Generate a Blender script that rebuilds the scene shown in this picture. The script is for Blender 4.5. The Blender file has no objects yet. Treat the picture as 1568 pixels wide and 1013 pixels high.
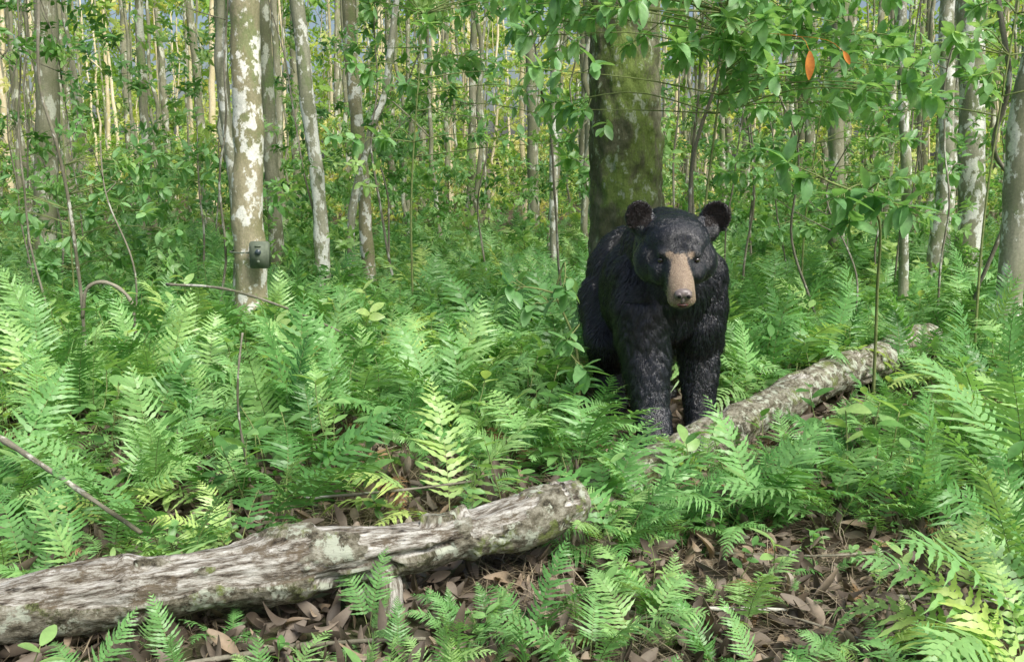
import bpy, bmesh, math, random, numpy as np
from mathutils import Vector, noise, Matrix
from mathutils.bvhtree import BVHTree
R = random.Random(7); NR = np.random.default_rng(7)
S = bpy.context.scene
COL = S.collection

# ------------------------------------------------------------------ helpers
class MB:
    def __init__(s): s.v=[]; s.f=[]; s.m=[]; s.rest=[]; s.mask=[]
    def add(s, vs, fs, mi=0, rest=None, mask=None):
        o=len(s.v); s.v+= [tuple(p) for p in vs]
        s.f+= [tuple(i+o for i in f) for f in fs]; s.m+= [mi]*len(fs)
        s.rest += [tuple(p) for p in (rest if rest is not None else vs)]
        s.mask += list(mask) if mask is not None else [0.0]*len(vs)
    def mesh(s, name, mats, smooth=True):
        me=bpy.data.meshes.new(name); me.from_pydata(s.v,[],s.f)
        for m in mats: me.materials.append(m)
        me.polygons.foreach_set('material_index', s.m)
        me.polygons.foreach_set('use_smooth',[smooth]*len(s.f))
        a=me.attributes.new('rest','FLOAT_VECTOR','POINT'); a.data.foreach_set('vector', np.array(s.rest,dtype=np.float32).ravel())
        a=me.attributes.new('mask','FLOAT','POINT'); a.data.foreach_set('value', np.array(s.mask,dtype=np.float32))
        me.update(); return me
    def obj(s, name, mats, smooth=True, parent=None, link=True):
        o=bpy.data.objects.new(name, s.mesh(name,mats,smooth))
        if link: COL.objects.link(o)
        if parent: o.parent=parent
        return o

def catmull(P, n):
    P=[Vector(p) for p in P]
    if len(P)==2: return [P[0].lerp(P[1],i/(n-1)) for i in range(n)]
    Q=[P[0]*2-P[1]]+P+[P[-1]*2-P[-2]]; out=[]
    for i in range(n):
        t=i/(n-1)*(len(P)-1); k=min(int(t),len(P)-2); u=t-k
        a,b,c,d=Q[k:k+4]
        out.append(0.5*((2*b)+(c-a)*u+(2*a-5*b+4*c-d)*u*u+(-a+3*b-3*c+d)*u**3))
    return out

def tube(mb, P, r0, r1, seg=8, n=12, amp=0.0, fr=6.0, mi=0, seed=0, maskf=None, rf=None, wob=0.0):
    pts=catmull(P,n)
    if wob:
        for i,p in enumerate(pts):
            q=Vector((p.z*1.7+seed,seed*3.1,p.x)); p.x+=wob*noise.noise(q); p.y+=wob*noise.noise(q+Vector((9,4,2)))
    d0=(pts[-1]-pts[0]).normalized(); ref=Vector((1,0,0)) if abs(d0.x)<.7 else Vector((0,0,1))
    vs=[];rs=[];ms=[]; s=0
    for i,p in enumerate(pts):
        T=(pts[min(i+1,n-1)]-pts[max(i-1,0)]).normalized()
        A=(ref-T*ref.dot(T)).normalized(); B=T.cross(A)
        if i: s+=(p-pts[i-1]).length
        t=i/(n-1); r=r0+(r1-r0)*t
        if rf: r*=rf(t)
        for k in range(seg):
            a=2*math.pi*k/seg; ca,sa=math.cos(a),math.sin(a)
            rest=Vector((r*ca+seed,r*sa+seed*.7,s)); rr=r; mk=0
            if amp: rr+=amp*noise.noise(rest*fr)
            if maskf:
                dr,mk=maskf(rest,a,t); rr+=dr
            vs.append(p+(A*ca+B*sa)*rr); rs.append(rest); ms.append(mk)
    fs=[]
    for i in range(n-1):
        for k in range(seg):
            k2=(k+1)%seg; fs.append((i*seg+k,i*seg+k2,(i+1)*seg+k2,(i+1)*seg+k))
    fs.append(tuple(range(seg))[::-1]); fs.append(tuple((n-1)*seg+k for k in range(seg)))
    mb.add(vs,fs,mi,rs,ms)
    return pts

class NT:
    def __init__(s,name):
        s.mat=bpy.data.materials.new(name); s.mat.use_nodes=True; s.t=s.mat.node_tree; s.t.nodes.clear()
        s.out=s.n('ShaderNodeOutputMaterial')
    def n(s,ty,**k):
        x=s.t.nodes.new(ty)
        for a,b in k.items(): setattr(x,a,b)
        return x
    def l(s,a,b): s.t.links.new(a,b)
    def ramp(s,src,stops,interp='LINEAR'):
        r=s.n('ShaderNodeValToRGB'); cr=r.color_ramp; cr.interpolation=interp
        while len(cr.elements)<len(stops): cr.elements.new(.5)
        for e,(p,c) in zip(cr.elements,stops):
            e.position=p; e.color=(*c,1) if not isinstance(c,(int,float)) else (c,c,c,1)
        s.l(src,r.inputs[0]); return r.outputs[0]
    def noise(s,co,scale,detail=4,rough=.6,st=(1,1,1)):
        m=s.n('ShaderNodeMapping'); m.inputs['Scale'].default_value=st; s.l(co,m.inputs[0])
        x=s.n('ShaderNodeTexNoise'); x.inputs['Scale'].default_value=scale; x.inputs['Detail'].default_value=detail; x.inputs['Roughness'].default_value=rough
        s.l(m.outputs[0],x.inputs['Vector']); return x.outputs[0]
    def mix(s,f,a,b,mode='MIX'):
        x=s.n('ShaderNodeMix',data_type='RGBA',blend_type=mode)
        for v,i in ((f,0),(a,6),(b,7)):
            if hasattr(v,'links'): s.l(v,x.inputs[i])
            else: x.inputs[i].default_value= v if isinstance(v,(int,float)) else (*v,1)
        return x.outputs[2]

def bark_mat(name, c1,c2, lich, moss, lth=.56, mth=.6, lsc=9, zst=.5, bump=.5, rough=.9, vert=(1,1,.12), big=.6):
    g=NT(name); at=g.n('ShaderNodeAttribute',attribute_name='rest'); co=at.outputs['Vector']
    base=g.mix(g.ramp(g.noise(co,22,6,.65,vert),[(.35,0),(.65,1)]),c1,c2)
    bg=g.mix(g.ramp(g.noise(co,3,3),[(.35,0),(.65,1)]),base,(c1[0]*big,c1[1]*big*1.05,c1[2]*big*.9))
    l=g.ramp(g.noise(co,lsc,6,.65,(1,1,zst)),[(lth,0),(lth+.04,1)])
    m=g.ramp(g.noise(co,4.5,6,.7,(1,1,.6)),[(mth,0),(mth+.1,1)])
    col=g.mix(l,g.mix(m,bg,moss),lich)
    col=g.mix(.5,col,g.ramp(g.noise(co,70,4,.7),[(.3,.3),(.7,1.0)]),'MULTIPLY')
    b=g.n('ShaderNodeBsdfPrincipled'); g.l(col,b.inputs['Base Color']); b.inputs['Roughness'].default_value=rough
    b.inputs['Specular IOR Level'].default_value=.2
    bp=g.n('ShaderNodeBump'); bp.inputs['Strength'].default_value=bump; bp.inputs['Distance'].default_value=.02
    g.l(g.noise(co,30,8,.7,vert),bp.inputs['Height']); g.l(bp.outputs[0],b.inputs['Normal'])
    g.l(b.outputs[0],g.out.inputs[0]); return g.mat

def leaf_mat(name, stops, trans=.35, rough=.45, spec=.4, nsc=1.2, ob=.75, ofs=.27):
    g=NT(name); oi=g.n('ShaderNodeObjectInfo'); geo=g.n('ShaderNodeNewGeometry')
    nz=g.noise(geo.outputs['Position'],nsc,3)
    ad=g.n('ShaderNodeMath',operation='MULTIPLY_ADD'); g.l(nz,ad.inputs[0]); ad.inputs[1].default_value=.8 if ob>.5 else 1.6
    ml=g.n('ShaderNodeMath',operation='MULTIPLY'); g.l(oi.outputs['Random'],ml.inputs[0]); ml.inputs[1].default_value=ob
    g.l(ml.outputs[0],ad.inputs[2])
    s2=g.n('ShaderNodeMath',operation='SUBTRACT'); g.l(ad.outputs[0],s2.inputs[0]); s2.inputs[1].default_value=ofs
    col=g.ramp(s2.outputs[0],stops)
    col=g.mix(.6,col,g.ramp(g.noise(geo.outputs['Position'],35,3),[(.3,.5),(.7,1.0)]),'MULTIPLY')
    b=g.n('ShaderNodeBsdfPrincipled'); g.l(col,b.inputs['Base Color']); b.inputs['Roughness'].default_value=rough; b.inputs['Specular IOR Level'].default_value=spec
    t=g.n('ShaderNodeBsdfTranslucent'); g.l(g.mix(1.0,col,(1.2,1.15,.6),'MULTIPLY'),t.inputs[0])
    mx=g.n('ShaderNodeMixShader'); mx.inputs[0].default_value=trans
    g.l(b.outputs[0],mx.inputs[1]); g.l(t.outputs[0],mx.inputs[2]); g.l(mx.outputs[0],g.out.inputs[0]); return g.mat

def simple(name,c,rough=.6,spec=.4,var=None,nsc=30):
    g=NT(name); b=g.n('ShaderNodeBsdfPrincipled'); b.inputs['Roughness'].default_value=rough; b.inputs['Specular IOR Level'].default_value=spec
    tc=g.n('ShaderNodeTexCoord'); v=var or tuple(x*.6 for x in c)
    g.l(g.mix(g.ramp(g.noise(tc.outputs['Object'],nsc,4),[(.35,0),(.65,1)]),c,v),b.inputs['Base Color'])
    g.l(b.outputs[0],g.out.inputs[0]); return g.mat

def gh(x,y):
    n=noise.noise(Vector((x*.5,y*.5,3)))*.07+noise.noise(Vector((x*1.9,y*1.9,7)))*.025
    return n*min(1,max(.3,(y-3)/4))

# ------------------------------------------------------------------ materials
M_fern=leaf_mat('fern_leaf',[(0,(.07,.21,.05)),(.3,(.18,.43,.12)),(.6,(.31,.60,.21)),(.85,(.45,.72,.25)),(1,(.70,.82,.22))],.40,.40,.55)
M_leaf=leaf_mat('broad_leaf',[(0,(.07,.20,.05)),(.35,(.19,.43,.12)),(.7,(.35,.62,.22)),(1,(.58,.78,.28))],.48,.38,.55)
M_shrub=leaf_mat('shrub_leaf',[(0,(.10,.27,.08)),(.35,(.22,.47,.17)),(.7,(.38,.65,.29)),(1,(.58,.79,.36))],.46,.36,.6,5,.3,.45)
M_far_glow=leaf_mat('far_glow_leaf',[(0,(.20,.42,.08)),(.35,(.42,.66,.17)),(.65,(.68,.82,.30)),(.85,(.92,.92,.42)),(1,(.98,.95,.58))],.55,.6,.2,.35)  # sunlit glow and distance haze painted in as pale yellow leaf colour
M_dead=leaf_mat('dead_leaf',[(0,(.05,.04,.03)),(.35,(.15,.12,.09)),(.65,(.28,.235,.185)),(.85,(.36,.27,.18)),(1,(.54,.50,.43))],.12,.6,.3,3)
M_straw=leaf_mat('dry_straw',[(0,(.13,.10,.06)),(.5,(.33,.27,.18)),(1,(.56,.49,.36))],.15,.7,.2,3)
M_deadfern=leaf_mat('dead_fern',[(0,(.14,.08,.04)),(.5,(.30,.18,.09)),(1,(.42,.30,.16))],.2,.7,.2,3)
M_stem=simple('stem',(.22,.27,.10),.7,.2)
M_twig=bark_mat('twig_bark',(.24,.22,.17),(.44,.41,.32),(.6,.6,.52),(.18,.22,.09),.56,.6,14)
M_mott=bark_mat('mottled_bark',(.36,.33,.21),(.54,.48,.34),(.88,.88,.80),(.26,.30,.14),.52,.52,10,.8,.5,vert=(1,1,.5),big=.8)
M_mott2=bark_mat('pale_bark',(.36,.36,.27),(.53,.51,.40),(.86,.87,.80),(.25,.30,.15),.52,.52,11,.6,.35,big=.75)
M_dark=bark_mat('mossy_bark',(.115,.12,.07),(.30,.29,.20),(.38,.43,.31),(.19,.26,.07),.58,.45,18,.6,1.0,big=.85,vert=(1,1,.35))
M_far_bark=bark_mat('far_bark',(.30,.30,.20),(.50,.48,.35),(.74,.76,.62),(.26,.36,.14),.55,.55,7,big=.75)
M_sun_tinted_bark=bark_mat('sun_tinted_bark',(.88,.74,.48),(.98,.90,.68),(.98,.96,.84),(.66,.68,.32),.6,.62,7,big=.85)  # low sunlight on far trunks is painted into this bark colour

g=NT('rotting_log'); at=g.n('ShaderNodeAttribute',attribute_name='rest'); co=at.outputs['Vector']
mk=g.n('ShaderNodeAttribute',attribute_name='mask').outputs['Fac']
wood=g.ramp(g.noise(co,75,10,.8,(1,1,.16)),[(.38,(.035,.03,.025)),(.45,(.22,.19,.15)),(.52,(.50,.48,.42)),(.63,(.86,.85,.80))])
wood=g.mix(g.ramp(g.noise(co,10,8,.8,(1,1,.6)),[(.52,0),(.58,.85)]),wood,(.16,.125,.08))
wood=g.mix(g.ramp(g.noise(co,16,6,.7,(1,1,.25)),[(.58,0),(.63,.9)]),wood,(.025,.02,.016))
brk=g.ramp(g.noise(co,34,10,.8,(1,1,.6)),[(.38,(.03,.027,.021)),(.47,(.17,.155,.11)),(.57,(.37,.355,.28)),(.68,(.60,.60,.52))])
brk=g.mix(g.ramp(g.noise(co,24,7,.7,(1,1,.8)),[(.53,0),(.58,1)]),brk,(.52,.56,.45))
brk=g.mix(g.ramp(g.noise(co,12,7,.75),[(.53,0),(.61,1)]),brk,(.21,.26,.08))
brk=g.mix(g.ramp(g.noise(co,6,8,.8),[(.55,0),(.60,.9)]),brk,(.05,.043,.033))
col=g.mix(g.ramp(mk,[(.35,0),(.55,1)]),wood,brk)
b=g.n('ShaderNodeBsdfPrincipled'); g.l(col,b.inputs['Base Color']); b.inputs['Roughness'].default_value=.9; b.inputs['Specular IOR Level'].default_value=.15
bp=g.n('ShaderNodeBump'); bp.inputs['Strength'].default_value=1; bp.inputs['Distance'].default_value=.018
g.l(g.noise(co,50,10,.8,(1,1,.3)),bp.inputs['Height']); g.l(bp.outputs[0],b.inputs['Normal']); g.l(b.outputs[0],g.out.inputs[0]); M_log=g.mat

g=NT('forest_floor'); co=g.n('ShaderNodeNewGeometry').outputs['Position']
c=g.ramp(g.noise(co,18,8,.7),[(.3,(.03,.022,.015)),(.5,(.11,.085,.06)),(.7,(.24,.20,.145))])
c=g.mix(g.ramp(g.noise(co,1.6,5),[(.5,0),(.65,.6)]),c,(.12,.21,.06))
b=g.n('ShaderNodeBsdfPrincipled'); g.l(c,b.inputs['Base Color']); b.inputs['Roughness'].default_value=.95; b.inputs['Specular IOR Level'].default_value=.1
bp=g.n('ShaderNodeBump'); bp.inputs['Strength'].default_value=.9; bp.inputs['Distance'].default_value=.03
g.l(g.noise(co,30,8,.75),bp.inputs['Height']); g.l(bp.outputs[0],b.inputs['Normal']); g.l(b.outputs[0],g.out.inputs[0]); M_gr=g.mat

# ------------------------------------------------------------------ ground
mb=MB(); N=221; vs=[]
for j in range(N):
    v=j/(N-1)*2-1; y=5+math.copysign(abs(v)**3*400+abs(v)*8,v)
    for i in range(N):
        u=i/(N-1)*2-1; x=math.copysign(abs(u)**3*400+abs(u)*8,u); vs.append((x,y,gh(x,y)))
mb.add(vs,[(j*N+i,j*N+i+1,(j+1)*N+i+1,(j+1)*N+i) for j in range(N-1) for i in range(N-1)])
mb.obj('ground',[M_gr])

# ------------------------------------------------------------------ plant parts
def frond(mb, az, L, e0, droop, W, npair, m=7, rng=R, mi=0, roll=0.0, base=(0,0,0), start=.2):
    H=Vector((math.cos(az),math.sin(az),0)); Sd=Vector((-math.sin(az),math.cos(az),0)); U=Vector((0,0,1))
    ns=24; p=Vector(base); pts=[];Ts=[]; bend=rng.uniform(-.35,.35)
    for i in range(ns+1):
        t=i/ns; e=e0-droop*t**1.4; hh=(H+Sd*bend*t).normalized(); T=hh*math.cos(e)+U*math.sin(e)
        pts.append(p.copy()); Ts.append(T); p=p+T*(L/ns)
    def at(t):
        x=min(t*ns,ns-1e-4); k=int(x); return pts[k].lerp(pts[k+1],x-k),Ts[k]
    vs=[];fs=[]
    for i in range(0,ns+1,2):
        w=.0026*(1-.75*i/ns); T=Ts[i]; Nn=T.cross(Sd).normalized()
        vs+= [pts[i]+Sd*w,pts[i]-Sd*w,pts[i]-Nn*w*1.6]
    for i in range(ns//2):
        for k in range(3): fs.append((i*3+k,i*3+(k+1)%3,(i+1)*3+(k+1)%3,(i+1)*3+k))
    mb.add(vs,fs,mi+1)
    for j in range(npair):
        s=(j+.5)/npair; t=start+(1-start)*s
        prof=min(1,(s+.25)/.45)*(1-s**2.2)+.06
        for sg in (-1,1):
            if rng.random()<.05: continue
            c,T=at(min(1,t+sg*.004)); side=(Sd*sg); Nn=T.cross(Sd).normalized()
            if Nn.z<0: Nn=-Nn
            l=W*prof*rng.uniform(.78,1.1); sw=.25+.5*s+rng.uniform(-.14,.14)
            D=(side*math.cos(sw)+T*math.sin(sw)+Nn*(.12+roll*sg+rng.uniform(-.14,.14))).normalized()
            Wd=T-D*T.dot(D); Wd=(Wd.normalized()+Nn*rng.uniform(-.45,.45)).normalized()
            w=min(.5*L*(1-start)/npair*.95, l*.14+.002)*rng.uniform(.85,1.08); vs=[];fs=[]
            dr=rng.uniform(.1,.6)
            for k in range(m+1):
                q=k/m; wd=w*(1-q**2.2)*(1.0 if k%2 else .5)+.0003
                pp=c+D*l*q-Nn*(dr*l*q*q)+T*(l*.1*q*q)
                vs+=[pp-Wd*wd,pp+Wd*wd]
            fs=[(2*k,2*k+1,2*k+3,2*k+2) for k in range(m)]
            mb.add(vs,fs,mi)
def coll_new(name): return bpy.data.collections.new(name)
C_fern=coll_new('fern_sources'); C_leaf=coll_new('spray_sources'); C_dead=coll_new('litter_sources'); C_straw=coll_new('straw_sources'); C_far=coll_new('far_sources'); C_seed=coll_new('seedling_sources'); C_df=coll_new('dead_fern_sources')
NF=16
for v in range(NF):
    mb=MB(); n=R.choice([3,4,5,6]); a0=R.uniform(0,6.28)
    if v>=11: n=R.choice([1,2])
    for i in range(n):
        up=R.uniform(.6,1.3) if v<11 else R.uniform(1.2,1.45)
        L=R.uniform(.34,.72)
        frond(mb,a0+i*6.28/n+R.uniform(-.7,.7),L,up,R.uniform(.5,1.7) if v<11 else R.uniform(.15,.6),L*R.uniform(.17,.28),R.randint(15,23),7,roll=R.uniform(-.35,.35),base=(R.uniform(-.05,.05),R.uniform(-.05,.05),0),start=R.uniform(.18,.38))
    o=mb.obj('fern_src_%02d'%v,[M_fern,M_stem],False,link=False); C_fern.objects.link(o)
for v in range(4):
    mb=MB()
    for i in range(R.choice([1,2,3])):
        L=R.uniform(.3,.5); frond(mb,R.uniform(0,6.28),L,R.uniform(.5,1.1),R.uniform(1.5,2.2),L*.17,18,5,roll=R.uniform(-.9,.9),start=.25)
    C_df.objects.link(mb.obj('deadfern_src_%02d'%v,[M_deadfern,M_deadfern],False,link=False))

def leaf(mb,p,D,U,l,w,mi=0,curl=.3,fold=.25,m=6):
    D=D.normalized(); Sd=D.cross(U).normalized(); N_=Sd.cross(D).normalized(); vs=[];fs=[]
    for k in range(m+1):
        q=k/m; wd=w*math.sin(math.pi*min(1,(q*.93+.04)))**.8*(1 if q<.5 else 1-.15*(q-.5))+.0006
        c=p+D*l*q-N_*curl*l*q*q
        vs+=[c-Sd*wd+N_*fold*wd,c,c+Sd*wd+N_*fold*wd]
    for k in range(m):
        for e in (0,1): fs.append((3*k+e,3*k+e+1,3*k+e+4,3*k+e+3))
    mb.add(vs,fs,mi)
def rv(s=1): return Vector((R.gauss(0,s),R.gauss(0,s),R.gauss(0,s)))
def spray(mb,n_leaf,L,ll,base=Vector((0,0,0)),D=None,mi=0,m=6,wr=1.0):
    D=(D or Vector((R.uniform(-.5,.5),R.uniform(-.5,.5),1))).normalized()
    tube(mb,[base,base+D*L*.5+rv(.01),base+D*L],.0028,.0015,4,5,mi=mi+1)
    for i in range(n_leaf):
        t=1-.65*(i/n_leaf)**1.5; a=i*2.4+R.uniform(-.3,.3)
        A=D.orthogonal().normalized(); B=D.cross(A); rd=(A*math.cos(a)+B*math.sin(a))
        LD=(rd+D*R.uniform(.15,.8)+Vector((0,0,-.1))).normalized()
        leaf(mb,base+D*L*t,LD,Vector((0,0,1))+rv(.25),ll*R.uniform(.7,1.1),ll*R.uniform(.15,.2)*wr,mi,R.uniform(.05,.4),m=m)
for v in range(8):
    mb=MB()
    for k in range(3):
        spray(mb,R.randint(6,9),R.uniform(.12,.28),R.uniform(.075,.11),D=Vector((R.uniform(-1,1),R.uniform(-1,1),R.uniform(.2,1))),m=4,wr=1.15)
    C_leaf.objects.link(mb.obj('spray_src_%02d'%v,[M_leaf,M_stem],True,link=False))
    C_far.objects.link(mb.obj('spray_far_%02d'%v,[M_far_glow,M_stem],True,link=False))
for v in range(5):
    mb=MB(); h=R.uniform(.12,.28); spray(mb,R.randint(5,8),h,R.uniform(.06,.1),D=Vector((R.uniform(-.3,.3),R.uniform(-.3,.3),1)),wr=1.2)
    C_seed.objects.link(mb.obj('seed_src_%02d'%v,[M_leaf,M_stem],True,link=False))
for v in range(12):
    mb=MB(); l=R.uniform(.045,.09)
    leaf(mb,Vector((-l/2,0,.006)),Vector((1,0,R.uniform(-.1,.4))),Vector((0,R.uniform(-.9,.9),1)),l,l*R.uniform(.15,.30),0,R.uniform(-1.1,1.1),R.uniform(-1.2,1.5),8)
    C_dead.objects.link(mb.obj('dead_src_%02d'%v,[M_dead],True,link=False))
for v in range(6):
    mb=MB()
    for k in range(26):
        a=R.uniform(0,6.28); l=R.uniform(.10,.34); e=R.uniform(.02,.7); d=Vector((math.cos(a)*math.cos(e),math.sin(a)*math.cos(e),math.sin(e)))
        b0=Vector((R.uniform(-.12,.12),R.uniform(-.12,.12),0)); w=Vector((-math.sin(a),math.cos(a),0))*R.uniform(.0009,.0022); vs=[]; bd=R.uniform(-.5,.5); sdv=Vector((-math.sin(a),math.cos(a),0))
        for q in range(6):
            t=q/5; p=b0+d*l*t+sdv*(bd*l*t*t)-Vector((0,0,l*.75*t*t*math.sin(e)))+rv(.004); p.z=max(p.z,.004); ww=w*(1-t*.8); vs+=[p-ww,p+ww]
        mb.add(vs,[(2*q,2*q+1,2*q+3,2*q+2) for q in range(5)])
    C_straw.objects.link(mb.obj('straw_src_%02d'%v,[M_straw],True,link=False))

def scatter(name,items,coll):
    A=np.array(items,dtype=np.float32); me=bpy.data.meshes.new(name); me.from_pydata(A[:,:3].tolist(),[],[])
    a=me.attributes.new('rot','FLOAT_VECTOR','POINT'); a.data.foreach_set('vector',A[:,3:6].ravel())
    a=me.attributes.new('scl','FLOAT','POINT'); a.data.foreach_set('value',A[:,6].copy())
    a=me.attributes.new('idx','INT','POINT'); a.data.foreach_set('value',A[:,7].astype(np.int32))
    o=bpy.data.objects.new(name,me); COL.objects.link(o)
    ng=bpy.data.node_groups.new(name+'_gn','GeometryNodeTree')
    ng.interface.new_socket('Geometry',in_out='INPUT',socket_type='NodeSocketGeometry'); ng.interface.new_socket('Geometry',in_out='OUTPUT',socket_type='NodeSocketGeometry')
    n=ng.nodes; gi=n.new('NodeGroupInput'); go=n.new('NodeGroupOutput'); ip=n.new('GeometryNodeInstanceOnPoints'); ci=n.new('GeometryNodeCollectionInfo')
    ci.inputs['Collection'].default_value=coll; ci.inputs['Separate Children'].default_value=True; ci.inputs['Reset Children'].default_value=True
    def na(nm,ty):
        x=n.new('GeometryNodeInputNamedAttribute'); x.data_type=ty; x.inputs[0].default_value=nm; return [s for s in x.outputs if s.enabled and s.name=='Attribute'][0]
    e=n.new('FunctionNodeEulerToRotation'); L=ng.links.new
    L(gi.outputs[0],ip.inputs['Points']); L(ci.outputs[0],ip.inputs['Instance']); ip.inputs['Pick Instance'].default_value=True
    L(na('idx','INT'),ip.inputs['Instance Index']); L(na('rot','FLOAT_VECTOR'),e.inputs[0]); L(e.outputs[0],ip.inputs['Rotation']); L(na('scl','FLOAT'),ip.inputs['Scale'])
    L(ip.outputs[0],go.inputs[0]); md=o.modifiers.new('scatter','NODES'); md.node_group=ng
    return o

# ------------------------------------------------------------------ ferns
def log1_y(x): return 2.32+(x+1.2)*.40
LA=Vector((.28,3.42)); LB=Vector((2.0,5.3)); LAB=LB-LA; LN=Vector((LAB.y,-LAB.x)).normalized()
def log2_dist(x,y):
    p=Vector((x,y)); t=max(0,min(1,(p-LA).dot(LAB)/LAB.length_squared)); return (p-(LA+LAB*t)).length
def log2_front(x,y):
    p=Vector((x,y))-LA; t=p.dot(LAB)/LAB.length_squared; d=p.dot(LN)
    return d if (.22<t<.85 and 0<d<.75) else None
def in_bear(x,y,k=1): return ((x-.66)/(.37*k))**2+((y-4.6)/(.80*k))**2<1
items=[]
for k in range(5200):
    y=2.5+(R.random()**.8)*12.5; x=R.uniform(-1,1)*(.60*y+.8)
    if y<log1_y(x)+.24 and x<.35: continue
    if x>=.35 and y<2.95: continue
    if in_bear(x,y) or log2_dist(x,y)<.14: continue
    cl=noise.noise(Vector((x*1.4,y*1.4,0)))
    if y<7 and cl<-.12 and R.random()<.6: continue
    if y>8 and R.random()<.5: continue
    sc=R.uniform(.45,1.1)*(.78 if y<3.8 else 1.0)
    if -1.2<x<.2 and 2.9<y<3.7 and R.random()<.55: continue
    if .3<x<1.1 and y<3.95: sc=min(sc,.48)
    if -.2<x<1.1 and 3.9<y<5: sc=min(sc,.6)
    f=log2_front(x,y)
    if f is not None:
        if f<.3 and R.random()<.5: continue
        sc=min(sc,.26+.45*f)
    items.append((x,y,gh(x,y)-.01,R.gauss(0,.18),R.gauss(0,.18),R.uniform(0,6.28),sc,R.randrange(NF)))
for k in range(240):
    x=R.uniform(-1.6,2.1); y=R.uniform(1.7,3.1)
    if y>log1_y(x)-.16 and x<.35 : continue
    if .45<x<1.2 and 2.3<y<2.95 and R.random()<.6: continue
    if x<-.3 and R.random()<.4: continue
    s=R.uniform(.25,.5) if x<1.1 else R.uniform(.45,.8)
    if x<-.1 and y>2.05: s=min(s,.36)
    items.append((x,y,gh(x,y),R.gauss(0,.15),R.gauss(0,.15),R.uniform(0,6.28),s,R.randrange(NF)))
for x,y,s,i in [(1.3,2.2,.95,1),(1.62,2.5,1,3),(1.15,2.0,.8,5),(.3,2.3,.6,4),(.2,2.15,.5,2),(.05,2.35,.42,6),(.4,2.5,.5,8),(.25,2.6,.45,0),(1.05,3.1,.8,2),(1.35,3.0,.9,8),(.75,3.05,.72,6),(.5,3.0,.66,1),(.55,3.2,.6,9),(1.7,3.1,1,5),(2.0,3.5,1.1,4),(1.6,3.4,.9,0),(.27,2.84,.66,9),(.25,2.98,.75,4),(.33,2.92,.7,7),(.3,3.1,.7,3),(.85,3.2,.66,3),(1.25,3.3,.7,7),(1.8,3.3,1,6)]:
    items.append((x,y,gh(x,y),0,0,R.uniform(0,6.28),s,i))
scatter('fern_bed',items,C_fern)
it=[]
for k in range(210):
    y=2.0+R.random()*6; x=R.uniform(-1,1)*(.6*y+.4)
    if in_bear(x,y) or (abs(y-log1_y(x))<.2 and x<.35) or log2_dist(x,y)<.2: continue
    it.append((x,y,gh(x,y),R.gauss(0,.2),R.gauss(0,.2),R.uniform(0,6.28),R.uniform(.5,.95)*(.6 if y<3.2 else 1),R.randrange(4)))
scatter('dead_fern_fronds',it,C_df)
it=[]
for k in range(2700):
    y=1.9+R.random()**.8*9; x=R.uniform(-1,1)*(.62*y+.6)
    if in_bear(x,y): continue
    if y<3.1 and R.random()<.4: continue
    if abs(y-log1_y(x))<.2 and x<.35: continue
    f=log2_front(x,y)
    if f is not None and f<.35: continue
    it.append((x,y,gh(x,y)+(R.uniform(0,.18) if y>4.5 and x<.1 else 0),R.gauss(0,.2),R.gauss(0,.2),R.uniform(0,6.28),R.uniform(.4,1.4)*(.6 if y<3.1 else 1),R.randrange(5)))
scatter('seedling_undergrowth',it,C_seed)
it=[]
for k in range(13000):
    y=1.5+R.random()**1.5*4.2; x=R.uniform(-1,1)*(.58*y+.5)
    it.append((x,y,gh(x,y)+R.uniform(0,.045),R.gauss(0,.6),R.gauss(0,.6),R.uniform(0,6.28),R.uniform(.35,1.15),R.randrange(12)))
scatter('leaf_litter',it,C_dead)
it=[]
for k in range(800):
    y=1.7+R.random()**1.2*3.4; x=R.uniform(-1,1)*(.6*y+.4)
    if noise.noise(Vector((x*1.5,y*1.5,40)))<-.02 and not(.3<x<1.0 and 2.1<y<3) : continue
    it.append((x,y,gh(x,y)+.01,0,0,R.uniform(0,6.28),R.uniform(.5,1.15),R.randrange(6)))
scatter('dry_grass',it,C_straw)

# ------------------------------------------------------------------ logs
def bark_disp(seed,thr,k=1):
    def f(rest,a,t):
        q=Vector((rest.x*10+seed,rest.y*10,rest.z*4.5)); n=noise.fractal(q,1,2,5)
        m=1/(1+math.exp(-(n-thr(rest,a,t))*34))
        cr=noise.fractal(Vector((rest.x*40,rest.y*40,rest.z*(8 if m<.5 else 18))),1,2,4)
        gr=max(0,noise.noise(Vector((rest.x*22,rest.y*22,rest.z*2.5+seed)))-.12)*.05*(1-m)
        return k*(m*.012+cr*(.0058)-gr+.018*noise.noise(Vector((rest.x*6,rest.y*6,rest.z*5+seed)))),m
    return f
mb=MB()
def th1(rest,a,t):
    up=math.cos(a)
    return -.25+(.52 if .30<t<.74 and up>-.2 else (.34 if up>.3 and t<.9 else 0))+.15*math.sin(t*43)
def lrf(t): return 1+.07*math.sin(t*17)+.05*math.sin(t*41+1)+.16*math.exp(-((t-.70)/.010)**2)+.14*math.exp(-((t-.36)/.008)**2)-.25*max(0,(t-.985)/.015)
tube(mb,[(-2.4,1.95,.13),(-1.6,2.16,.13),(-1.2,2.3,.14),(-.75,2.45,.155),(-.35,2.58,.168),(-.1,2.68,.185),(.1,2.8,.20),(.2,2.87,.205)],.085,.062,88,620,maskf=bark_disp(3,th1),rf=lrf)
tube(mb,[(-.36,2.58,.10),(-.35,2.56,.05),(-.37,2.56,-.02)],.06,.05,30,30,maskf=bark_disp(9,lambda r,a,t:.1,2.2),seed=4)
mb.obj('fallen_log',[M_log])
mb=MB()
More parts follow.
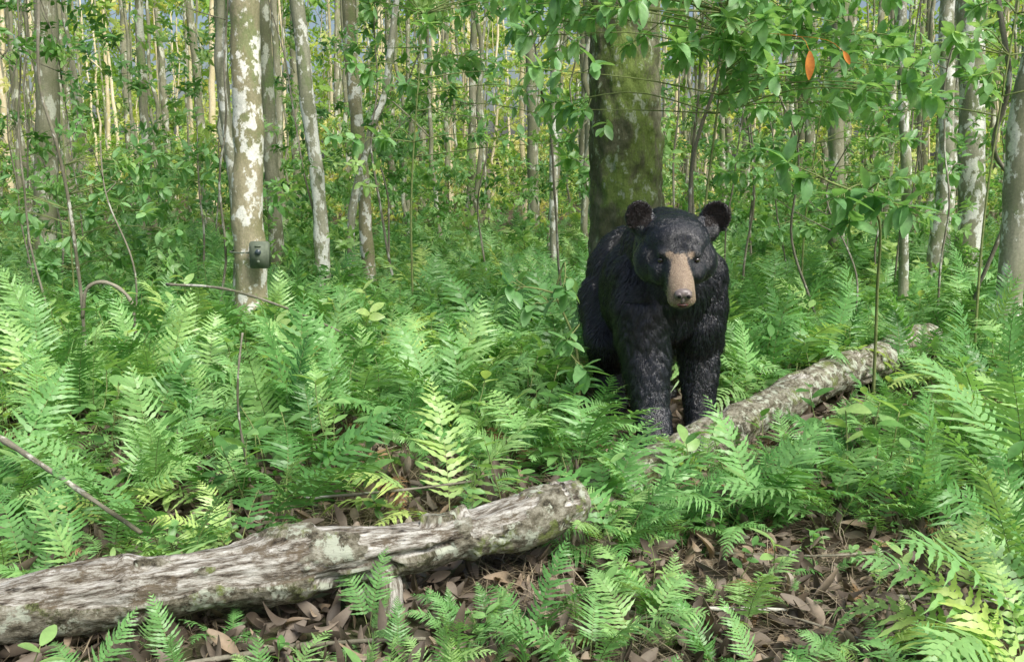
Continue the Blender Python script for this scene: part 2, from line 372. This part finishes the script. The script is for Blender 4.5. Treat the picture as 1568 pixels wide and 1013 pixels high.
tube(mb,[(.24,3.30,.03),(.5,3.64,.045),(1.0,4.18,.10),(1.5,4.75,.15),(1.95,5.2,.17),(2.5,5.9,.16)],.064,.092,64,320,maskf=bark_disp(15,lambda r,a,t:-.4,1.1),seed=2)
mb.obj('fallen_log',[M_log])
mb=MB()
tube(mb,[(-.1,2.93,.04),(.1,3.0,.06),(.35,3.2,.05)],.05,.06,40,60,maskf=bark_disp(25,lambda r,a,t:-.2),seed=5)
mb.obj('rotten_branch',[M_log])

for P,r0,r1 in [([(-1.95,3.3,.42),(-1.5,3.0,.3),(-1.08,2.72,.16)],.011,.007),([(-1.93,5.5,.54),(-1.55,5.3,.54),(-1.15,5.05,.47),(-.76,4.8,.36)],.009,.005),
                ([(-2.42,5.5,.35),(-2.37,5.5,.52),(-2.25,5.5,.55),(-2.13,5.5,.45),(-2.12,5.5,.25)],.011,.009),([(-.9,2.15,.03),(-.5,2.3,.03),(-.2,2.28,.06)],.008,.005),([(.3,2.5,.02),(.5,2.3,.04),(.62,2.05,.03)],.008,.005),([(.1,2.2,.03),(.4,2.45,.05),(.9,2.5,.03)],.006,.004),([(1.0,2.6,.03),(1.3,2.5,.06),(1.5,2.7,.05)],.006,.003),([(.6,2.9,.02),(.9,2.75,.07),(1.2,2.85,.05)],.005,.003),([(-.7,3.2,.1),(-.35,3.1,.16),(-.1,3.25,.14)],.006,.003),([(.5,2.7,.02),(.62,2.5,.05),(.9,2.3,.03)],.004,.003)]:
    mb=MB(); tube(mb,P,r0,r1,10,30,amp=.004,fr=20,seed=R.uniform(0,9),wob=.03); mb.obj('fallen_branch',[M_twig])

# ------------------------------------------------------------------ trees
crown=[]
def tree(name,P,r0,r1,mat,amp=.012,seg=24,n=90,fr=5,limbs=4,H=9,wob=.02,rf=None,maskf=None):
    sd=R.uniform(0,50); mb=MB(); P=[tuple(p) for p in P]
    a=Vector(P[-2]);b=Vector(P[-1]); d=(b-a).normalized(); top=b+Vector((d.x*.5,d.y*.5,1))*(H-b.z)
    P=P+[tuple(b.lerp(top,.5)),tuple(top)]
    pts=tube(mb,P,r0,r1,seg,n,amp=amp,fr=fr,seed=sd,wob=wob,rf=rf,maskf=maskf)
    for k in range(limbs):
        i=int(n*R.uniform(.65,.98)); p=pts[i]; az=R.uniform(0,6.28); l=R.uniform(.8,1.8)
        e=p+Vector((math.cos(az)*l,math.sin(az)*l,R.uniform(.4,1.2))); mid=p.lerp(e,.5)+rv(.08)
        tube(mb,[p,mid,e],r1*.7,.008,7,10,seed=sd)
        for q in range(7):
            c=p.lerp(e,R.uniform(.4,1.05))+rv(.25); crown.append((c.x,c.y,c.z,R.uniform(-1,1),R.uniform(-1,1),R.uniform(0,6.28),R.uniform(1.1,1.7),R.randrange(8)))
    return mb.obj(name,[mat])
flare=lambda t:1+.3*math.exp(-t*35)
tree('mottled_bark_tree',[(-1.72,6.5,-.05),(-1.71,6.5,1.0),(-1.68,6.5,2.3)],.106,.08,M_mott,rf=flare,amp=.018)
tree('pale_bark_tree',[(-2.02,7.2,-.05),(-1.98,7.2,.9),(-2.04,7.2,1.7),(-2.02,7.2,2.6)],.042,.03,M_mott2,seg=16)
tree('pale_bark_tree',[(-1.51,8,-.05),(-1.55,8,1),(-1.66,8,2.4)],.065,.045,M_mott2,seg=16,rf=flare)
tree('pale_bark_tree',[(-1.29,9,-.05),(-1.34,9,1),(-1.44,9,2.8)],.062,.05,M_mott,seg=16,rf=flare)
tree('pale_bark_tree',[(-1.36,8.4,-.05),(-1.34,8.4,.8),(-1.15,8.4,1.5),(-.98,8.4,2.2)],.036,.022,M_mott2,seg=12)
tree('gray_bark_tree',[(-2.35,10,-.05),(-2.4,10,2),(-2.4,10,3)],.075,.05,M_far_bark,seg=16)
tree('pale_bark_tree',[(.40,9.5,-.05),(.40,9.5,2),(.42,9.5,3)],.040,.035,M_mott2,seg=12)
tree('gray_bark_tree',[(4.28,9.3,-.05),(4.22,9.3,1.5),(4.08,9.3,3)],.125,.09,M_mott2,rf=flare)
tree('pale_bark_tree',[(3.80,9,-.05),(3.86,9,1.2),(3.78,9,2.8)],.07,.05,M_mott2,seg=16)
tree('pale_bark_tree',[(2.94,7.4,-.05),(2.90,7.4,1),(2.78,7.4,2.5)],.036,.03,M_mott2,seg=12)
tree('gray_bark_tree',[(2.99,5.9,-.05),(2.97,5.9,.8),(2.96,5.9,1.5),(3.05,5.9,2.3)],.080,.06,M_mott2)
tree('gray_bark_tree',[(3.6,11,-.05),(3.5,11,2),(3.5,11,4)],.09,.06,M_far_bark,seg=14)
tree('pale_bark_tree',[(5.0,11.5,-.05),(5.0,11.5,2),(4.9,11.5,4)],.07,.05,M_mott2,seg=14)
tree('gray_bark_tree',[(-5.2,11,-.05),(-5.0,11,2),(-4.9,11,4)],.13,.09,M_far_bark,seg=14)
def furrow(rest,a,t):
    n=noise.fractal(Vector((rest.x*18,rest.y*18,rest.z*9)),1,2,4); return n*.022,0
tree('mossy_bark_tree',[(.745,6.5,-.05),(.735,6.5,1.0),(.70,6.5,2.4)],.255,.17,M_dark,seg=72,n=330,limbs=7,wob=.01,rf=lambda t:1+.3*math.exp(-t*22),maskf=furrow)

mb=MB(); mbw=MB()
for k in range(400):
    y=9.5+R.random()**.8*30; x=R.uniform(-1,1)*(.66*y+1); r=R.choice([.02,.03,.03,.04,.045,.06,.08,.10])*R.uniform(.8,1.2)
    if y<12: r=min(r,.045)
    h=R.uniform(6,11) if r>.03 else R.uniform(4,8); ln=R.gauss(0,.022)*h
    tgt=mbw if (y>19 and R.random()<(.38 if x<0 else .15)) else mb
    P=[(x,y,-.05),(x+ln*.3+R.gauss(0,.06),y,h*.35),(x+ln,y+R.gauss(0,.2),h)]
    pts=tube(tgt,P,r,r*.5,8,22,amp=r*.15,fr=4,seed=R.uniform(0,60),wob=.12 if r<.05 else .04)
    for q in range(R.choice([0,1,1,2])):
        p=pts[R.randint(4,20)]; az=R.uniform(0,6.28); l=R.uniform(.5,1.3); e=p+Vector((math.cos(az)*l,math.sin(az)*l*.5,R.uniform(.3,1.2)))
        tube(tgt,[p,p.lerp(e,.5)+rv(.08),e],r*.35,.005,5,8)
mb.obj('distant_trees',[M_far_bark]); mbw.obj('sun_tinted_distant_trees',[M_sun_tinted_bark])  # second mesh carries its sunlight as bark colour

for k in range(36):
    y=R.uniform(6,11); x=R.uniform(-1,1)*(.55*y)
    if .1<x/y*4<.95 and y<7: continue
    mb=MB(); h=R.uniform(1.2,4); dx=R.gauss(0,.1)*h
    pts=tube(mb,[(x,y,-.03),(x+dx*.3+R.gauss(0,.06),y,h*.4),(x+dx*.6+R.gauss(0,.06),y+R.gauss(0,.1),h*.75),(x+dx,y,h)],R.uniform(.006,.013),.004,7,26,seed=R.uniform(0,9),wob=.06)
    for q in range(R.randint(2,5)):
        p=pts[R.randint(9,25)]; e=p+Vector((R.gauss(0,.25),R.gauss(0,.25),R.uniform(.05,.35))); tube(mb,[p,p.lerp(e,.5)+rv(.02),e],.004,.002,4,6)
        crown.append((e.x,e.y,e.z,R.uniform(-.6,.6),R.uniform(-.6,.6),R.uniform(0,6.28),R.uniform(.6,1.0),R.randrange(8)))
    mb.obj('sapling',[M_twig])
for P,r in [([(-2.42,5.6,0),(-2.45,5.6,.7),(-2.50,5.6,1.3),(-2.58,5.6,1.7),(-2.55,5.6,2.4)],.011),([(-.93,3.45,0),(-.96,3.45,.3),(-.93,3.45,.62)],.005),([(.98,5.6,.4),(1.0,5.6,1.1),(1.08,5.6,1.6),(1.15,5.6,2.2)],.012),([(1.12,5.9,.4),(1.06,5.9,1.1),(1.1,5.9,2.2)],.009),([(2.85,6.1,2.2),(2.95,6.1,1.7),(2.9,6.1,1.3),(3.03,6.1,1.0),(2.88,6.1,.4),(2.9,6.1,-.02)],.017)]:
    mb=MB(); tube(mb,P,r,r*.7,8,40,amp=.002,fr=20,seed=R.uniform(0,9),wob=.05); mb.obj('vine_stem',[M_twig])

# ------------------------------------------------------------------ shrubs
def shrub(name,stem,tips,nl=9,ll=.11,L=.22,wr=1.25):
    mb=MB(); base=catmull(stem,24); tube(mb,stem,.009,.004,8,24,mi=1)
    for (tx,ty,tz) in tips:
        e=Vector((tx,ty,tz)); p=min(base,key=lambda q:(q-e).length+ (0.4 if q.z>e.z else 0)); mid=p.lerp(e,.5)+Vector((0,0,.04))+rv(.03)
        tube(mb,[p,mid,e],.0045,.002,6,8,mi=1)
        D=(e-mid).normalized(); spray(mb,nl,L*.5,ll*R.uniform(.85,1.1),e,D,wr=wr)
        for q in range(2):
            s=mid.lerp(e,R.uniform(.3,.9)); spray(mb,nl-3,L*.5,ll*.9,s,(D+rv(.6)).normalized(),wr=wr)
    return mb.obj(name,[M_shrub,M_stem])
tips=[(R.uniform(.1,2.1),R.uniform(4.9,6.0),R.uniform(1.5,2.4)) for k in range(100)]
shrub('broadleaf_shrub',[(1.05,5.5,0),(1.05,5.5,.8),(1.1,5.45,1.5),(1.15,5.4,2.3)],[t for t in tips if t[2]>1.70 or t[0]>1.1 or t[0]<.4],8,.12)
shrub('broadleaf_shrub',[(1.75,4.7,0),(1.7,4.6,.6),(1.6,4.4,1.0),(1.3,4.2,1.14)],[(1.12,4.05,1.2),(1.3,4.0,1.08),(1.48,4.1,1.08),(1.25,4.2,1.18),(1.55,4.0,1.04),(1.4,4.1,.98)],5,.13,.10,1.4)
shrub('broadleaf_shrub',[(.30,4.3,0),(.28,4.25,.4),(.18,4.2,.66)],[(.03,4.1,.70),(.12,4.15,.62),(.24,4.05,.5),(.28,4.05,.38),(.26,4.0,.28),(.22,4.1,.72)],5,.10,.10)
shrub('broadleaf_shrub',[(2.6,5.5,0),(2.6,5.5,1),(2.7,5.5,2.2)],[(R.uniform(2.1,3.3),R.uniform(5.1,6),R.uniform(1.4,2.3)) for k in range(14)])
shrub('broadleaf_shrub',[(-.7,7,0),(-.7,7,1),(-.6,7,2.2)],[(R.uniform(-1.1,.4),R.uniform(6.6,7.6),R.uniform(1.3,2.5)) for k in range(24)])
shrub('broadleaf_shrub',[(-3.1,7,0),(-3.1,7,.5),(-3.1,7,1.6)],[(R.uniform(-3.9,-2.3),R.uniform(6.6,7.6),R.uniform(.5,1.3)) for k in range(26)])
shrub('broadleaf_shrub',[(2.2,7.5,0),(2.2,7.5,.8),(2.3,7.5,1.8)],[(R.uniform(1.5,3.2),R.uniform(7,8),R.uniform(.7,1.9)) for k in range(24)])
mb=MB(); leaf(mb,Vector((1.39,4.8,1.72)),Vector((.05,0,-1)),Vector((0,-1,0)),.13,.022,0,.1,.4,8); leaf(mb,Vector((1.58,4.9,1.73)),Vector((.6,0,-1)),Vector((0,-1,0)),.07,.013,0,.1,.4,8)
tube(mb,[(1.39,4.8,1.72),(1.36,4.9,1.8),(1.2,5.2,1.85)],.0012,.0015,5,8); tube(mb,[(1.58,4.9,1.73),(1.5,5.0,1.8),(1.2,5.2,1.85)],.0012,.0015,5,8)
mb.obj('withered_orange_leaf',[simple('orange_leaf',(.60,.23,.04),.6,.3,(.40,.14,.03))])

# ------------------------------------------------------------------ foliage masses
it=[]
for c in range(320):
    y=7.5+R.random()**.9*13; x=R.uniform(-1,1)*(.64*y+1)
    if .2<x/y*4.2<1.0 and y<8: continue
    zc=abs(R.gauss(0,.5))+.3 if R.random()<.55 else R.uniform(.3,3.8*y/10)
    for k in range(R.randint(8,18)):
        it.append((x+R.gauss(0,.45),y+R.gauss(0,.45),max(.1,zc+R.gauss(0,.33)),R.uniform(-.8,.8),R.uniform(-.8,.8),R.uniform(0,6.28),R.uniform(.55,1.0),R.randrange(8)))
scatter('understory_foliage',it+crown,C_leaf)
it=[]
for c in range(300):
    y=15+R.random()**.8*27; x=R.uniform(-1,1)*(.66*y+1); zc=R.uniform(.3,9*y/40+1.5) if R.random()<.6 else R.uniform(0,1.2)
    for k in range(R.randint(8,18)):
        it.append((x+R.gauss(0,.9),y+R.gauss(0,.8),max(.1,zc+R.gauss(0,.6)),R.uniform(-.8,.8),R.uniform(-.8,.8),R.uniform(0,6.28),R.uniform(1.1,2.0),R.randrange(8)))
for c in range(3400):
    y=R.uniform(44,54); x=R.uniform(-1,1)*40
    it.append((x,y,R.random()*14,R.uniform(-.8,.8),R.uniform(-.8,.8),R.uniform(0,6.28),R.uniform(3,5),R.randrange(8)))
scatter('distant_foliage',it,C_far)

# ------------------------------------------------------------------ trail camera
def rbox(mb,c,s,b,mi=0):
    bm=bmesh.new(); bmesh.ops.create_cube(bm,size=1)
    for v in bm.verts: v.co=Vector((v.co.x*s[0]+c[0],v.co.y*s[1]+c[1],v.co.z*s[2]+c[2]))
    bmesh.ops.bevel(bm,geom=list(bm.edges),offset=b,segments=3,affect='EDGES')
    bm.verts.index_update(); mb.add([v.co.copy() for v in bm.verts],[[v.index for v in f.verts] for f in bm.faces],mi); bm.free()
mb=MB(); cx,cy,cz=-1.61,6.35,.63
rbox(mb,(cx,cy,cz),(.12,.07,.17),.008); rbox(mb,(cx,cy-.037,cz+.0),(.095,.014,.14),.005,0)
tube(mb,[(cx,cy-.04,cz+.02),(cx,cy-.055,cz+.02)],.020,.018,20,3,mi=1); tube(mb,[(cx,cy-.04,cz-.04),(cx,cy-.05,cz-.04)],.010,.009,16,3,mi=0)
rbox(mb,(cx,cy-.046,cz+.058),(.04,.006,.010),.002,0)
ring=[(-1.715+.122*math.cos(a),6.5+.128*math.sin(a),cz+.01) for a in [i/12*6.283 for i in range(13)]]
tube(mb,ring,.005,.005,8,40,mi=0)
mb.obj('trail_camera',[simple('camera_case',(.15,.18,.13),.7,.3,(.10,.125,.09),40),simple('camera_lens',(.06,.085,.10),.3,.5)])

# ------------------------------------------------------------------ BEAR
bear=bpy.data.objects.new('black_bear',None); COL.objects.link(bear)
mb=MB()
def ell(c,r,rot=None,seg=24,ring=14):
    vs=[];fs=[]; Mx=rot or Matrix.Identity(3)
    for i in range(ring+1):
        th=math.pi*i/ring
        for k in range(seg):
            a=2*math.pi*k/seg; vs.append(Vector(c)+Mx@Vector((r[0]*math.sin(th)*math.cos(a),r[1]*math.sin(th)*math.sin(a),r[2]*math.cos(th))))
    for i in range(ring):
        for k in range(seg): fs.append((i*seg+k,(i+1)*seg+k,(i+1)*seg+(k+1)%seg,i*seg+(k+1)%seg))
    mb.add(vs,fs)
def chain(J,st=7):
    for (a,ra),(b_,rb) in zip(J[:-1],J[1:]):
        for i in range(st+1):
            t=i/st; r=ra+(rb-ra)*t; ell(Vector(a).lerp(Vector(b_),t),(r,r,r),seg=16,ring=10)
cx=.655; mx=.640; ex0=.668
# trunk
ell((.675,4.33,.70),(.210,.27,.25)); ell((.665,4.25,.60),(.15,.16,.16)); ell((.658,4.70,.60),(.235,.42,.280)); ell((.62,5.06,.62),(.235,.29,.27)); ell((.65,4.46,.85),(.15,.22,.135))
chain([((.665,4.32,.82),.19),((cx,4.08,.860),.155)])
ell((.66,4.16,.70),(.14,.12,.15))
# head
ell((cx,3.985,.900),(.130,.145,.104)); ell((cx,3.93,.870),(.090,.10,.075))
for s in (-1,1):
    ell((cx+s*.080,3.985,.822),(.084,.095,.090)); ell((cx-.005+s*.052,3.872,.860),(.038,.034,.022)); ell((cx-.005+s*.062,3.905,.785),(.050,.06,.052))
    Mr=Matrix.Rotation(-s*.30,3,'Z')@Matrix.Rotation(s*.30,3,'Y'); ec=Vector((ex0+s*.156,4.04,.990))
    ell(ec,(.057,.020,.062),Mr)
    for a in range(26):
        th=-0.6+a/25*(math.pi+1.2); ell(ec+Mr@Vector((math.cos(th)*.052,-.012,math.sin(th)*.057)),(.007,.014,.007),seg=8,ring=6)
    ell((ex0+s*.112,4.045,.938),(.058,.04,.05))
ell((mx+.006,3.87,.828),(.056,.06,.052))
chain([((mx+.006,3.87,.812),.060),((mx+.002,3.80,.758),.056),((mx,3.735,.715),.052)])
ell((mx,3.765,.682),(.042,.060,.028)); ell((mx+.004,3.84,.72),(.054,.07,.042))
for s in (-1,1): ell((mx+s*.025,3.73,.697),(.029,.033,.026))
# front legs (one stepping forward)
chain([((.56,4.22,.72),.13),((.548,4.17,.60),.13),((.556,4.13,.43),.103),((.58,4.05,.19),.078),((.59,3.97,.08),.070)]); ell((.595,3.92,.055),(.080,.10,.052)); ell((.545,4.18,.52),(.108,.125,.17))
chain([((.80,4.31,.72),.13),((.815,4.30,.60),.125),((.825,4.33,.42),.097),((.822,4.28,.19),.074),((.822,4.24,.07),.068)]); ell((.822,4.19,.05),(.077,.10,.05)); ell((.82,4.30,.52),(.103,.13,.17))
# hind legs
chain([((.50,5.0,.52),.165),((.48,4.8,.34),.12),((.485,4.93,.2),.078),((.49,4.84,.07),.068)]); ell((.495,4.74,.05),(.072,.13,.05))
chain([((.72,5.08,.52),.165),((.77,4.95,.34),.12),((.77,5.12,.2),.075),((.77,5.08,.07),.065)]); ell((.77,4.99,.05),(.07,.13,.05))
ell((.56,5.34,.68),(.05,.05,.08))
tmp=mb.obj('bear_tmp',[]); 
m=tmp.modifiers.new('r','REMESH'); m.mode='VOXEL'; m.voxel_size=.010; m.use_smooth_shade=True
m=tmp.modifiers.new('s','SMOOTH'); m.factor=.5; m.iterations=6
dg=bpy.context.evaluated_depsgraph_get(); body_me=bpy.data.meshes.new_from_object(tmp.evaluated_get(dg)); bpy.data.objects.remove(tmp)
V=np.empty(len(body_me.vertices)*3,dtype=np.float32); body_me.vertices.foreach_get('co',V); V=V.reshape(-1,3)
NV=np.empty_like(V).ravel(); body_me.vertices.foreach_get('normal',NV); NV=NV.reshape(-1,3)
d=np.array([(noise.noise(Vector((p[0]*9,p[1]*9,p[2]*6)))*.014+noise.noise(Vector((p[0]*24,p[1]*24,p[2]*12)))*.004)*(1 if p[1]>4.09 else .15) for p in V])
V=V+NV*d[:,None]; body_me.vertices.foreach_set('co',V.astype(np.float32).ravel()); body_me.update()
A0=np.array([mx+.006,3.88,.845]); A1=np.array([mx,3.71,.705])
EX,EZ,EC=.070,.832,cx-.006
def tanmask(P):
    ab=A1-A0; t=np.clip(((P-A0)@ab)/(ab@ab),0,1.15); q=A0+t[:,None]*ab; dist=np.linalg.norm(P-q,axis=1)
    w=.019+.048*t**1.1
    r=((P[:,1]<3.885)&(np.abs(P[:,0]-mx-.004)<w)&(P[:,2]<.860)&(dist<.1)&(t>.02)&(P[:,2]>.670))
    for s in (-1,1): r|=(np.linalg.norm((P-np.array([EC+s*.040,3.835,.854]))*np.array([1,.4,1.2]),axis=1)<.016)
    return r
def jit(P,s): return P+NR.normal(0,s,P.shape)
tm=tanmask(V)
a=body_me.attributes.new('tan','FLOAT','POINT'); a.data.foreach_set('value',tm.astype(np.float32))
g=NT('bear_skin'); f=g.n('ShaderNodeAttribute',attribute_name='tan').outputs['Fac']
b=g.n('ShaderNodeBsdfPrincipled'); g.l(g.mix(f,(.006,.006,.007),(.19,.14,.10)),b.inputs['Base Color']); b.inputs['Roughness'].default_value=.6; g.l(b.outputs[0],g.out.inputs[0])
body_me.materials.clear(); body_me.materials.append(g.mat)
body=bpy.data.objects.new('body',body_me); COL.objects.link(body); body.parent=bear
body_me.calc_loop_triangles(); T=np.empty(len(body_me.loop_triangles)*3,dtype=np.int32); body_me.loop_triangles.foreach_get('vertices',T); T=T.reshape(-1,3)
VN=np.empty_like(V,dtype=np.float32).ravel(); body_me.vertices.foreach_get('normal',VN); VN=VN.reshape(-1,3)
P0,P1,P2=V[T[:,0]],V[T[:,1]],V[T[:,2]]; ar=np.linalg.norm(np.cross(P1-P0,P2-P0),axis=1)/2
cen=(P0+P1+P2)/3; wgt=ar*np.where(cen[:,1]<4.08,3.4,np.where(cen[:,1]>4.7,.35,1.0))*np.where((cen[:,1]<3.9)&(cen[:,2]>.66),2.0,1.0); wgt/=wgt.sum()
NFUR=150000; idx=NR.choice(len(T),NFUR,p=wgt); u=NR.random((NFUR,2)); fl=u.sum(1)>1; u[fl]=1-u[fl]
w0=1-u.sum(1); P=P0[idx]*w0[:,None]+P1[idx]*u[:,:1]+P2[idx]*u[:,1:]
Nn=VN[T[idx,0]]*w0[:,None]+VN[T[idx,1]]*u[:,:1]+VN[T[idx,2]]*u[:,1:]; Nn/=np.linalg.norm(Nn,axis=1)[:,None]+1e-9
headm=(P[:,1]<4.08)&(P[:,2]>.64)
flow=np.tile(np.array([0,.45,-1.0]),(NFUR,1)); 
hd=P-np.array([mx,3.66,.76]); flow[headm]=hd[headm]/np.linalg.norm(hd[headm],axis=1)[:,None]
cl=np.array([[noise.noise(Vector((p[0]*14,p[1]*14,p[2]*14))),noise.noise(Vector((p[0]*45,p[1]*45,p[2]*25))),noise.noise(Vector((p[0]*45+9,p[1]*45,p[2]*25))),noise.noise(Vector((p[0]*60,p[1]*60,p[2]*30+5)))] for p in P])
amt=np.where(headm,.5,.65)[:,None]
flow+=np.stack([cl[:,0]*.7+cl[:,1]*.8,cl[:,1]*.3,cl[:,2]*.6],1)*amt
flow+=NR.normal(0,.10,flow.shape)
flow-=Nn*(flow*Nn).sum(1)[:,None]; flow/=np.linalg.norm(flow,axis=1)[:,None]+1e-9
face=np.clip((P[:,1]-3.78)/.22,0,1)
ear=(P[:,2]>.950)&(np.abs(P[:,0]-ex0)>.105)&(P[:,1]<4.1)
Ln=np.where(headm,.006+.022*face,.040)*NR.uniform(.6,1.2,NFUR)*(1+cl[:,3]*.7); Ln=np.where(ear,.013*NR.uniform(.6,1.3,NFUR),Ln); Ln=np.where((P[:,2]<.35)&~headm,Ln*.65,Ln)
nlift=np.where(headm,.24,.25+.2*cl[:,3]); nlift=np.where(ear,.6,nlift)
tanf=tanmask(jit(P,.0035))
bare=(np.hypot(P[:,0]-mx,(P[:,2]-.717)*1.3)<.033)&(P[:,1]<3.73)
for s in (-1,1):
    de=np.hypot(P[:,0]-(EC+s*EX),P[:,2]-EZ); bare|=(de<.0115)&(P[:,1]<3.94)
    Ln=np.where((de<.04)&(P[:,1]<3.94),np.minimum(Ln,.006),Ln)
Ln[tanf]=np.minimum(Ln[tanf],.009)
def fur(name,sel,mat,rad):
    p=P[sel];n_=Nn[sel];f_=flow[sel];l_=Ln[sel][:,None];k=nlift[sel][:,None]; n=len(p)
    q0=p-n_*.001; q1=p+(n_*k*1.3+f_*.8)/1.3*l_*.5; q2=q1+(f_+n_*k*.2)*l_*.55+np.array([0,0,-.12])*l_
    pts=np.stack([q0,q1,q2],1).astype(np.float32).reshape(-1)
    hc=bpy.data.hair_curves.new(name); hc.add_curves([3]*n)
    hc.attributes['position'].data.foreach_set('vector',pts)
    ra=hc.attributes.get('radius') or hc.attributes.new('radius','FLOAT','POINT')
    ra.data.foreach_set('value',np.tile(np.array([rad,rad*.8,rad*.12],dtype=np.float32),n))
    hc.materials.append(mat); o=bpy.data.objects.new(name,hc); COL.objects.link(o); o.parent=bear
def furmat(name,c1,c2,rough,spec):
    g=NT(name); hi=g.n('ShaderNodeHairInfo'); b=g.n('ShaderNodeBsdfPrincipled'); g.l(g.mix(hi.outputs['Random'],c1,c2),b.inputs['Base Color']); b.inputs['Roughness'].default_value=rough; b.inputs['Specular IOR Level'].default_value=spec; g.l(b.outputs[0],g.out.inputs[0]); return g.mat
inner=ear&(P[:,1]<4.05)&(Nn[:,1]<-.35)
fur('black_fur',~tanf&~bare&~inner,furmat('black_fur',(.004,.005,.009),(.016,.020,.030),.26,1.0),.0010)  # lighter blue-grey strands put the coat's gloss into its colour
fur('ear_fur',inner&~tanf,furmat('ear_fur',(.008,.006,.006),(.028,.020,.017),.5,.4),.0009)
fur('tan_fur',tanf&~bare,furmat('tan_fur',(.17,.12,.08),(.58,.48,.36),.6,.3),.0006)
bvh=BVHTree.FromPolygons([Vector(v) for v in V],[tuple(t) for t in T])
def front(x,z): 
    h=bvh.ray_cast(Vector((x,3.2,z)),Vector((0,1,0)),3); return h[0].y
M_eye=simple('eye',(.02,.010,.005),.05,1.0); M_nose=simple('nose_pad',(.11,.092,.090),.38,.5,(.20,.165,.155),60); M_blk=simple('nostril',(.003,.003,.003),.6,.2); M_lip=simple('lip',(.13,.04,.035),.35,.5,(.03,.015,.014),90); M_claw=simple('claw',(.05,.045,.04),.4,.5)
def part(name,mat,lst):
    global mb
    mb=MB()
    for c,r in lst: ell(c,r,seg=20,ring=12)
    mb.obj(name,[mat],parent=bear)
part('eyes',M_eye,[((EC+s*EX,front(EC+s*EX,EZ)-.002,EZ),(.0130,.010,.0115)) for s in (-1,1)])
yn=front(mx,.719)
part('nose',M_nose,[((mx,yn+.006,.724),(.034,.018,.019)),((mx-.016,yn+.003,.718),(.017,.016,.016)),((mx+.016,yn+.003,.718),(.017,.016,.016)),((mx,yn+.008,.701),(.010,.012,.016))])
part('nostrils',M_blk,[((mx+s*.017,yn-.012,.714),(.0075,.004,.0065)) for s in (-1,1)])
ym=front(mx,.679)
part('mouth',M_lip,[((mx,ym-.001,.680),(.022,.010,.006)),((mx,ym+.004,.674),(.016,.010,.006))])
part('claws',M_claw,[((px+dx,py-.105,.03),(.006,.022,.009)) for px,py in ((.595,3.92),(.822,4.19),(.495,4.72),(.77,4.97)) for dx in (-.045,-.022,0,.022,.045)])

# ------------------------------------------------------------------ light / world / camera
sv=Vector((.40,-.50,.82)).normalized()
sun=bpy.data.lights.new('sun','SUN'); sun.energy=5; sun.angle=math.radians(28); sun.color=(1,.975,.91)
so=bpy.data.objects.new('sun',sun); so.rotation_euler=sv.to_track_quat('Z','Y').to_euler(); COL.objects.link(so)
w=bpy.data.worlds.new('World'); S.world=w; w.use_nodes=True; nt=w.node_tree; bg=nt.nodes['Background']
sk=nt.nodes.new('ShaderNodeTexSky'); sk.sky_type='NISHITA'; sk.sun_disc=False; sk.sun_elevation=math.asin(sv.z); sk.sun_rotation=math.atan2(sv.x,sv.y)
sk.air_density=1; sk.dust_density=4; nt.links.new(sk.outputs[0],bg.inputs[0]); bg.inputs[1].default_value=.15
cam=bpy.data.cameras.new('camera'); cam.lens=35; cam.sensor_width=36; cam.clip_end=2000; cam.clip_start=.05
co=bpy.data.objects.new('camera',cam); co.location=(0,0,1.2); co.rotation_euler=(math.radians(80.5),0,0); COL.objects.link(co); S.camera=co
S.view_settings.view_transform='Standard'; S.view_settings.look='None'; S.view_settings.exposure=0
